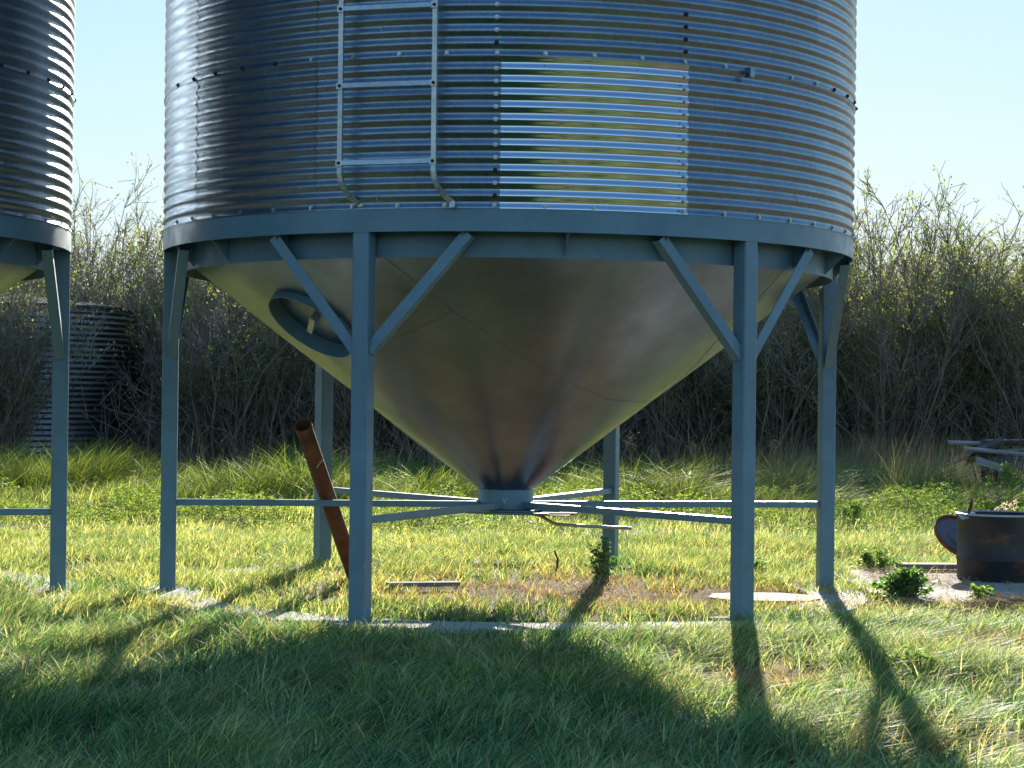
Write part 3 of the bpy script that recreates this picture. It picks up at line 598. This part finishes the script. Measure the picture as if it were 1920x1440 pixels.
# heap of cut straw at the right
def heap(c, rx, ry, hgt, n):
    t = rng.uniform(0, 6.28, n); r = np.sqrt(rng.random(n)); x = c[0]+r*rx*np.cos(t); y = c[1]+r*ry*np.sin(t); z = hgt*(1-r**2)*rng.uniform(.3, 1, n)+.01
    az = rng.normal(.3, .9, n); L = rng.uniform(.08, .3, n); wd = rng.uniform(.003, .007, n)
    d = np.stack([np.cos(az)*L/2, np.sin(az)*L/2, rng.normal(0, .12, n)*L], 1); s = np.stack([-np.sin(az)*wd/2, np.cos(az)*wd/2, wd*rng.normal(0, .4, n)], 1); cc = np.stack([x, y, z], 1)
    V = np.stack([cc-d-s, cc+d-s, cc+d+s, cc-d+s], 1); q = (np.arange(n)*4)[:, None]+np.arange(4)[None]
    col = np.array([[.26, .21, .16], [.18, .14, .11], [.34, .28, .21]])[rng.integers(0, 3, n)]*(.8+.4*rng.random((n, 1)))
    o = np_mesh('straw_heap', V.reshape(-1, 3), [q], M['straw'], np.repeat(col[:, None], 4, 1).reshape(-1, 3), 'stuff')
heap((3.15, 11.6), .55, .40, .10, 2600)

# leaf cards as small folded leaves
def leaves_np(C, D, L, W, col, flat=.3):
    """C centres, D directions (unit), sizes, colours -> folded 4-vertex leaves (2 tris sharing the midrib)"""
    n = len(C); r = rng.normal(0, 1, (n, 3)); sdv = np.cross(D, r); sdv /= np.linalg.norm(sdv, axis=1, keepdims=True)+1e-9
    up = np.cross(sdv, D)
    a = C; m1 = C+D*(L*.5)[:, None]+sdv*(W*.5)[:, None]+up*(W*.15)[:, None]; t = C+D*L[:, None]; m2 = C+D*(L*.5)[:, None]-sdv*(W*.5)[:, None]+up*(W*.15)[:, None]
    V = np.stack([a, m1, t, m2], 1); b0 = (np.arange(n)*4)[:, None]
    return V.reshape(-1, 3), np.concatenate([b0+np.array([[0, 1, 2]]), b0+np.array([[0, 2, 3]])], 0), np.repeat(col[:, None], 4, 1).reshape(-1, 3)
def tubes_np(A, B, ra, rb):
    """3-sided tapered segments"""
    n = len(A); D = B-A; D /= np.linalg.norm(D, axis=1, keepdims=True)+1e-9
    ref = np.where(np.abs(D[:, 2:3]) < .9, np.array([[0, 0, 1.]]), np.array([[1., 0, 0]])); X_ = np.cross(D, ref); X_ /= np.linalg.norm(X_, axis=1, keepdims=True); Y_ = np.cross(D, X_)
    rows = []
    for c, r in ((A, ra), (B, rb)):
        for k in range(3):
            t = 2*np.pi*k/3; rows.append(c+(X_*np.cos(t)+Y_*np.sin(t))*r[:, None])
    V = np.stack(rows, 1).reshape(-1, 3); b0 = (np.arange(n)*6)[:, None]
    return V, np.concatenate([b0+np.array([[k, (k+1) % 3, 3+(k+1) % 3, 3+k]]) for k in range(3)], 0)
LEAF = np.array([[.18, .24, .08], [.25, .29, .10], [.15, .19, .07], [.29, .28, .12], [.22, .19, .10]])
def shrub_mesh(seed, hgt, spread, nst, ntw, leafn, whip=0, leafcol=LEAF):
    r = np.random.default_rng(seed); A = []; B = []; ra = []; rb = []; tips = []; LC = []; LD = []
    def path(p, d, L, n, r0, r1, wob, up):
        pts = [p]
        for i in range(n):
            d = d+r.normal(0, wob, 3)+np.array([0, 0, up]); d = d/np.linalg.norm(d); q = p+d*L/n
            A.append(p); B.append(q); ra.append(r0+(r1-r0)*i/n); rb.append(r0+(r1-r0)*(i+1)/n); p = q; pts.append((p, d))
        return pts[1:]
    for s in range(nst):
        t = r.uniform(0, 6.28); rad = spread*.35*math.sqrt(r.random()); p = np.array([rad*math.cos(t), rad*math.sin(t), -.05])
        ln = r.uniform(.05, .55)*spread; d = np.array([math.cos(t)*ln, math.sin(t)*ln, 1.6]); d /= np.linalg.norm(d)
        Ls = hgt*r.uniform(.5, 1.05)*(1.0 if s >= whip else 1.28)
        pts = path(p, d, Ls, 8, r.uniform(.010, .022), .005, .10, .02)
        for j in range(ntw):
            k = min(7, int(r.beta(2.0, 1.3)*8)); p2, d2 = pts[k]; t2 = r.uniform(0, 6.28)
            dd = d2*r.uniform(.4, 1)+np.array([math.cos(t2), math.sin(t2), .35])*r.uniform(.4, 1.); dd /= np.linalg.norm(dd)
            L2 = r.uniform(.25, .85)*(1-.45*k/8)
            tw = path(p2, dd, L2, 3, .0055, .0034, .16, .08)
            for m_ in range(3):
                p3, d3 = tw[r.integers(0, 3)]; d4 = d3+r.normal(0, .6, 3); d4 /= np.linalg.norm(d4); sub = path(p3, d4, r.uniform(.08, .3), 1, .0036, .0026, .1, .1); LC += [q for q in sub]
            LC += tw
        LC += pts[4:]
    V, Fq = tubes_np(np.array(A), np.array(B), np.array(ra), np.array(rb))
    me = np_mesh_data('stems', V, [Fq], M['bark'])
    ii = r.integers(0, len(LC), leafn); C = np.array([LC[i][0] for i in ii])+r.normal(0, .025, (leafn, 3)); D = np.array([LC[i][1] for i in ii])+r.normal(0, .7, (leafn, 3)); D /= np.linalg.norm(D, axis=1, keepdims=True)
    clump = fbm(C[:, 0]*2.2+seed*3, C[:, 2]*2.2+C[:, 1]); keep = r.random(leafn) < sstep(.34, .6, clump)*.95+.08+.3*(C[:, 2] < 1.4); C, D = C[keep], D[keep]; n = len(C)
    L = r.uniform(.028, .062, n); col = leafcol[r.integers(0, len(leafcol), n)]*(.7+.7*r.random((n, 1)))
    V, Ft, T = leaves_np(C, D, L, L*r.uniform(.4, .7, n), col)
    me2 = np_mesh_data('foliage', V, [Ft], M['leaf'], T)
    return me, me2
def np_mesh_data(name, V, faces, mat, tint=None):
    o = np_mesh(name, V, faces, mat, tint); me = o.data; bpy.data.objects.remove(o); return me
kinds = [shrub_mesh(1, 3.3, 1.5, 46, 20, 15000), shrub_mesh(2, 3.5, 1.7, 50, 20, 12000, 3), shrub_mesh(3, 2.9, 1.4, 44, 20, 17000), shrub_mesh(4, 3.4, 1.2, 40, 22, 8000, 5), shrub_mesh(5, 2.3, 1.5, 48, 18, 16000)]
def hedge_top(u):        # image column -> crest height of the dense thicket in metres
    return float(np.interp(u, [-100, 0, 130, 220, 330, 520, 700, 1100, 1450, 1600, 1680, 1800, 1920, 2100], [4.6, 4.6, 5.1, 5.6, 5.0, 4.0, 3.9, 3.9, 4.5, 5.1, 4.7, 4.55, 4.4, 4.4]))
sh = random.Random(21); placed = []
desc_h = ['low', 'mid height', 'tall']
def spot(u, y):
    marks = [(-60, 'at the far left edge'), (125, 'behind the left bin leg'), (305, 'between the two bins'), (480, 'behind the left middle leg'), (640, 'behind the manway side of the cone'), (800, 'behind the left front leg'), (1000, 'behind the cone outlet'),
             (1150, 'behind the right back leg'), (1400, 'behind the right front leg'), (1600, 'behind the right middle leg'), (1760, 'in the gap left of the barrel'), (1880, 'above the burn barrel and boards'), (9999, 'at the far right edge')]
    for m_, s_ in marks:
        if u < m_: return s_
rows = [(36.8, 1.9), (39.2, 1.8), (41.8, 1.8), (44.8, 2.1)]; rn = ['front row', 'second row', 'third row', 'rear row']; cnt = {}
for ri, (yy, step) in enumerate(rows):
    x = -yy*.262-1.2
    while x < yy*.262+1.6:
        y = yy+sh.uniform(-.5, .5); u = 946+x/y*F; hx = x+sh.uniform(-.3, .3)
        inbin = math.hypot(hx-OBX, y-OBY) < 3.0
        x += step*sh.uniform(.85, 1.15)
        if inbin: continue
        if ri == 0 and not inbin and u < 290: continue
        H = hedge_top(u)*sh.uniform(.9, 1.08)*(.96 if ri == 0 else 1)
        k = sh.choice([0, 1, 2, 3, 4] if ri else [0, 2, 4, 1]); st, fo = kinds[k]; h0 = [3.3, 3.5, 2.9, 3.4, 2.3][k]
        if 150 < u < 290 and ri == 1: k = 3; st, fo = kinds[k]; h0 = 3.4; H = 5.4
        rt = empty('willow_shrub', (hx, y, 0), sh.uniform(0, 6.28)); s_ = H/h0; rt.scale = (1.4, 1.4, s_)
        key = (spot(u, y), rn[ri]); cnt[key] = cnt.get(key, 0)+1
        nth = ['', 'beside its twin, ', 'third of clump, ', 'fourth of its clump, '][min(3, cnt[key]-1)]
        lab = f"{nth}{desc_h[0 if H < 3.9 else 1 if H < 4.7 else 2]} {['leafy', 'sparse', 'bushy', 'bare', 'dense'][k]} willow, {rn[ri]}, {key[0]}"
        tag(rt, lab, 'shrub', 'willow shrubs of the thicket')
        for nm, me in (('stems', st), ('foliage', fo)): link(nm, me, None, rt)

for hx, y, k, H, lb in ((-9.5, 34.6, 1, 3.5, 'sparse willow growing across the face of the old bin, leftmost'), (-8.9, 34.9, 3, 3.7, 'bare willow in front of the middle of the old bin'), (-5.95, 39.3, 0, 4.6, 'leafy willow right beside the old bin')):
    rt = empty('willow_shrub', (hx, y, 0), hx*3); rt.scale = (1.1, 1.1, H/[3.3, 3.5, 2.9, 3.4, 2.3][k]); tag(rt, lb, 'shrub', 'willow shrubs of the thicket')
    for nm, me in zip(('stems', 'foliage'), kinds[k]): link(nm, me, None, rt)
# tall grass along the thicket
TG = np.array([[.13, .21, .06], [.17, .26, .07], [.09, .15, .05], [.22, .29, .08]])
def tcol(x, y, n):
    u = 946+x/y*F; c = TG[rng.integers(0, 4, n)]*(.75+.5*rng.random((n, 1)))
    yel = np.exp(-((u-220)/110)**2)+.5*np.exp(-((u-1190)/90)**2)+.25; pale = sstep(1380, 1460, u)*sstep(1790, 1720, u)
    c = c*(1+.55*yel[:, None]*np.array([1, .55, 0])); c = c*(1-pale[:, None])+pale[:, None]*(c*.5+np.array([.15, .165, .10]))
    dk = (rng.random(n) < .04)[:, None]; return np.where(dk, np.array([[.28, .24, .14]]), c)
th_ = lambda x, y: (.14+.56*sstep(.3, .75, fbm(x*1.1+30, y*.7)))*np.interp(946+x/y*F, [0, 100, 250, 350, 560, 640, 900, 1100, 1450, 1700, 1920], [1, .85, .95, .6, 1.0, .75, .6, .8, .85, .8, .7])
blades('tall_grass', 85000, (-10, 10, 21.5, 31), th_, lambda x, y: .011+0*x, lambda x, y: (.2+.8*fbm(x*1.2, y*1.2+3))*sstep(21.5, 23.5, y)*np.where((x > 6.1) & (y > 24.5), .15, 1), 1.0, 5, tcol, leandir=-.1, spread=.8, clump=.5)
blades('tall_grass', 7000, (-10, 10, 25, 35), lambda x, y: .5+.35*fbm(x*2, y), lambda x, y: .006+0*x, lambda x, y: .04+.9*sstep(1.5, 5, x)*sstep(.4, .6, fbm(x*.9, y*.6)), .35, 5, lambda x, y, n: np.array([[.26, .22, .15]])*(.6+.7*rng.random((n, 1))), leandir=.0, spread=1.5)
# clover belt
def leafmat(name, n, region, dens, h, size, colset, stem=True):
    x = rng.uniform(region[0], region[1], n*3); y = rng.uniform(region[2], region[3], n*3); ok = in_view(x, y, 1) & (rng.random(n*3) < dens(x, y)); x, y = x[ok][:n], y[ok][:n]; n = len(x)
    z = gz(x, y)+h(x, y)*rng.uniform(.2, 1., n); Vs, Fs, Ts, o = [], [], [], 0; hd = rng.uniform(0, 6.28, n)
    col = colset[rng.integers(0, len(colset), n)]*(.75+.5*rng.random((n, 1)))
    for k in range(3):
        a = hd+k*2.09; D = np.stack([np.cos(a), np.sin(a), rng.uniform(-.1, .5, n)], 1); D /= np.linalg.norm(D, axis=1, keepdims=True); L = size*rng.uniform(.7, 1.3, n)
        V, Fc, T = leaves_np(np.stack([x, y, z], 1), D, L, L*.75, col); Vs.append(V); Fs.append(Fc+o); Ts.append(T); o += len(V)
    np_mesh(name, np.concatenate(Vs), [np.concatenate(Fs)], M['grass'], np.concatenate(Ts), 'stuff')
CL = np.array([[.16, .26, .06], [.21, .31, .07], [.12, .20, .06], [.26, .33, .09]])
leafmat('clover', 46000, (-8, 8, 16.5, 25), lambda x, y: sstep(.38, .66, fbm(x*.9+2, y*.7))*sstep(16.5, 20.5, y)*(1-.75*sstep(-.5, 1.5, x)*sstep(21, 19.5, y)), lambda x, y: .05+.30*sstep(.35, .8, fbm(x*1.6, y*1.3+4))*sstep(17.5, 21, y), .024, CL)

# leafy weeds: a thing each
def weed(loc, h, rad, nst, label, seed, leafL=.035, cols=CL, name='leafy_weed', flowers=None):
    r = np.random.default_rng(seed); rt = empty(name, loc); tag(rt, label, 'weed'); A = []; B = []; C = []; D = []
    for s in range(nst):
        t = r.uniform(0, 6.28); q = r.random()**.7*(.65+.5*math.sin(t*2+seed)**2+.35*r.random()); tip = np.array([rad*q*math.cos(t), rad*q*math.sin(t), h*(1-.45*q*q)*r.uniform(.75, 1.1)]); b0 = np.array([.2*rad*math.cos(t), .2*rad*math.sin(t), -.01]); pp = b0
        for i in range(1, 6):
            f = i/5; p = b0+(tip-b0)*f+np.array([0, 0, h*.12*math.sin(math.pi*f)])+r.normal(0, .006, 3); A.append(pp); B.append(p); pp = p
            for _ in range(6 if i > 1 else 2):
                d = np.array([*r.normal(0, 1, 2), r.uniform(-.4, .9)]); d /= np.linalg.norm(d); C.append(p+r.normal(0, .012, 3)); D.append(d)
    n = len(A); V, Fq = tubes_np(np.array(A), np.array(B), np.full(n, .0035), np.full(n, .0028)); np_mesh('stems', V, [Fq], M['bark'], parent=rt)
    n = len(C); L = leafL*r.uniform(.6, 1.4, n); col = cols[r.integers(0, len(cols), n)]*(.7+.5*r.random((n, 1)))
    V, Ft, T = leaves_np(np.array(C), np.array(D), L, L*.6, col); np_mesh('foliage', V, [Ft], M['leaf'], T, parent=rt)
    if flowers:
        Cf, Df = [], []
        for s in range(flowers):
            t = r.uniform(0, 6.28); q = r.random(); p = np.array([rad*q*math.cos(t), rad*q*math.sin(t), h*r.uniform(.85, 1.1)])
            for _ in range(16): d = r.normal(0, 1, 3); d /= np.linalg.norm(d); Cf.append(p+d*.008); Df.append(d)
        n = len(Cf); L = np.full(n, .016); V, Ft, T = leaves_np(np.array(Cf), np.array(Df), L, L*.6, np.array([[.62, .46, .50]])*(.85+.3*r.random((n, 1)))); np_mesh('blossoms', V, [Ft], M['leaf'], T, parent=rt)
    return rt
G0 = lambda x, y: (x, y, float(gz(x, y)))
def at(u, v): q = px(u, v, z=0); return G0(q.x, q.y)
DG = np.array([[.12, .22, .06], [.18, .29, .08], [.08, .16, .05]])
weed(at(1702, 1128), .20, .19, 46, 'round bushy green weed at the edge of the concrete pad', 1, .034, DG)
weed(at(1640, 1072), .15, .15, 24, 'small leafy weed behind the bushy one, near the right middle leg', 2, .03)
weed(at(1128, 1092), .29, .10, 13, 'dark weed climbing the right back leg', 3, .03, DG)
weed(at(1838, 1135), .13, .07, 10, 'small upright pale weed in front of the burn barrel', 4, .028)
weed(at(1716, 1275), .12, .16, 30, 'low leafy clump in the sunny grass right of the long leg shadow', 5, .028)
weed(at(1420, 1085), .12, .12, 16, 'low weed just behind the right front leg', 6, .028)
weed((3.75, 14.9, 0), .46, .30, 26, 'weed with pale pink blossoms behind the burn barrel', 7, .034, CL, 'flowering_weed', 16)
weed(at(1600, 985), .22, .2, 18, 'seed topped weed in the strip behind the right middle leg', 8, .032)
weed(at(1775, 965), .35, .25, 20, 'straggly weed behind the tilted barrel lid', 9, .035)
weed(at(1880, 950), .55, .4, 30, 'tall bright weed below the old boards at the right edge', 10, .045)
# pinkish seed-head reeds by the thicket
def reed(x, y, h, lean, label, seed):
    r = np.random.default_rng(seed); rt = empty('seed_reed', G0(x, y)); tag(rt, label, 'reed', 'dry reeds with pinkish plumes'); A = []; B = []; p = np.array([0, 0, 0.]); n = 7
    for i in range(n):
        f = (i+1)/n; q = np.array([lean*f**2*h, 0, h*f]); A.append(p); B.append(q); p = q
    V, Fq = tubes_np(np.array(A), np.array(B), np.full(n, .006), np.full(n, .004)); np_mesh('stalk', V, [Fq], M['bark'], parent=rt)
    C = p+np.stack([r.normal(.0, .045, 90)+lean*.05, r.normal(0, .035, 90), r.normal(-.02, .06, 90)], 1); D = r.normal(0, 1, (90, 3))+np.array([lean, 0, -.2]); D /= np.linalg.norm(D, axis=1, keepdims=True)
    L = r.uniform(.02, .05, 90); V, Ft, T = leaves_np(C, D, L, L*.35, np.array([[.42, .29, .24]])*(.7+.6*r.random((90, 1)))); np_mesh('plume', V, [Ft], M['leaf'], T, parent=rt)
rr_ = random.Random(9)
wh = ['low beside the left front leg', 'in the dark gap left of the cone', 'under the left flank of the cone', 'near the tip of the cone', 'just left of the right back leg', 'right of the right back leg', 'midway between the two right legs', 'left of the right front leg', 'right of the right front leg', 'left of the right middle leg', 'right of the right middle leg', 'left of the lumber heap']
for i, (u, v) in enumerate([(735, 850), (772, 835), (820, 862), (870, 868), (1108, 862), (1172, 825), (1222, 850), (1300, 838), (1450, 830), (1500, 850), (1600, 835), (1690, 850)]):
    y = 29.5+rr_.uniform(-.8, 2.5); q = px(u, v, y=y); reed(q.x-.1, y, q.z, rr_.uniform(.1, .45), 'dry reed with pinkish plume, '+wh[i], 50+i)
# dense understory between the shrubs: dead stems, brush and low leaves nobody could count
def understory():
    ub = lambda x, y: (np.hypot(x-OBX, y-OBY) > 2.8) & ((y > OBY) | (np.abs(x-OBX) > 2.75) | (rng.random(len(x)) < .25))
    n = 26000; x = rng.uniform(-14, 14, n); y = rng.uniform(35.6, 46, n); ok = ub(x, y); x, y = x[ok], y[ok]; n = len(x)
    A = np.stack([x, y, gz(x, y)+rng.uniform(-.02, 1.2, n)*(rng.random(n) < .7)], 1); L = rng.uniform(.5, 1.4, n)
    d = rng.normal(0, .55, (n, 3)); d[:, 2] = rng.uniform(.2, 1.4, n); d /= np.linalg.norm(d, axis=1, keepdims=True); B = A+d*L[:, None]
    V, Fq = tubes_np(A, B, rng.uniform(.006, .013, n), np.full(n, .004)); np_mesh('brush', V, [Fq], M['bark'], kind='stuff')
    n = 130000; x = rng.uniform(-14, 14, n); y = rng.uniform(35.5, 46, n); z = rng.beta(1.2, 2.0, n)*3.4; ok = ub(x, y); C = np.stack([x, y, z], 1)[ok]; n = len(C)
    D = rng.normal(0, 1, (n, 3)); D /= np.linalg.norm(D, axis=1, keepdims=True); L = rng.uniform(.04, .09, n)
    col = np.array([[.24, .27, .12], [.28, .22, .14], [.19, .16, .11]])[rng.integers(0, 3, n)]
    V, Ft, T = leaves_np(C, D, L, L*.6, col); np_mesh('undergrowth', V, [Ft], M['leaf'], T, 'stuff')
    # unseen leaf belt added behind the camera to block horizon glow on the steel
    n = 30000; x = rng.uniform(-90, 90, n); y = rng.uniform(-62, -50, n); z = rng.random(n)*(5.2+4*fbm(x*.12, y*.12)); C = np.stack([x, y, z], 1)
    D = rng.normal(0, 1, (n, 3)); D /= np.linalg.norm(D, axis=1, keepdims=True); L = rng.uniform(.5, 1.1, n)
    V, Ft, T = leaves_np(C, D, L, L*.8, np.array([[.035, .05, .02], [.055, .06, .028]])[rng.integers(0, 2, n)]); np_mesh('unseen_tree_screen', V, [Ft], M['leaf'], T, 'stuff')
understory()
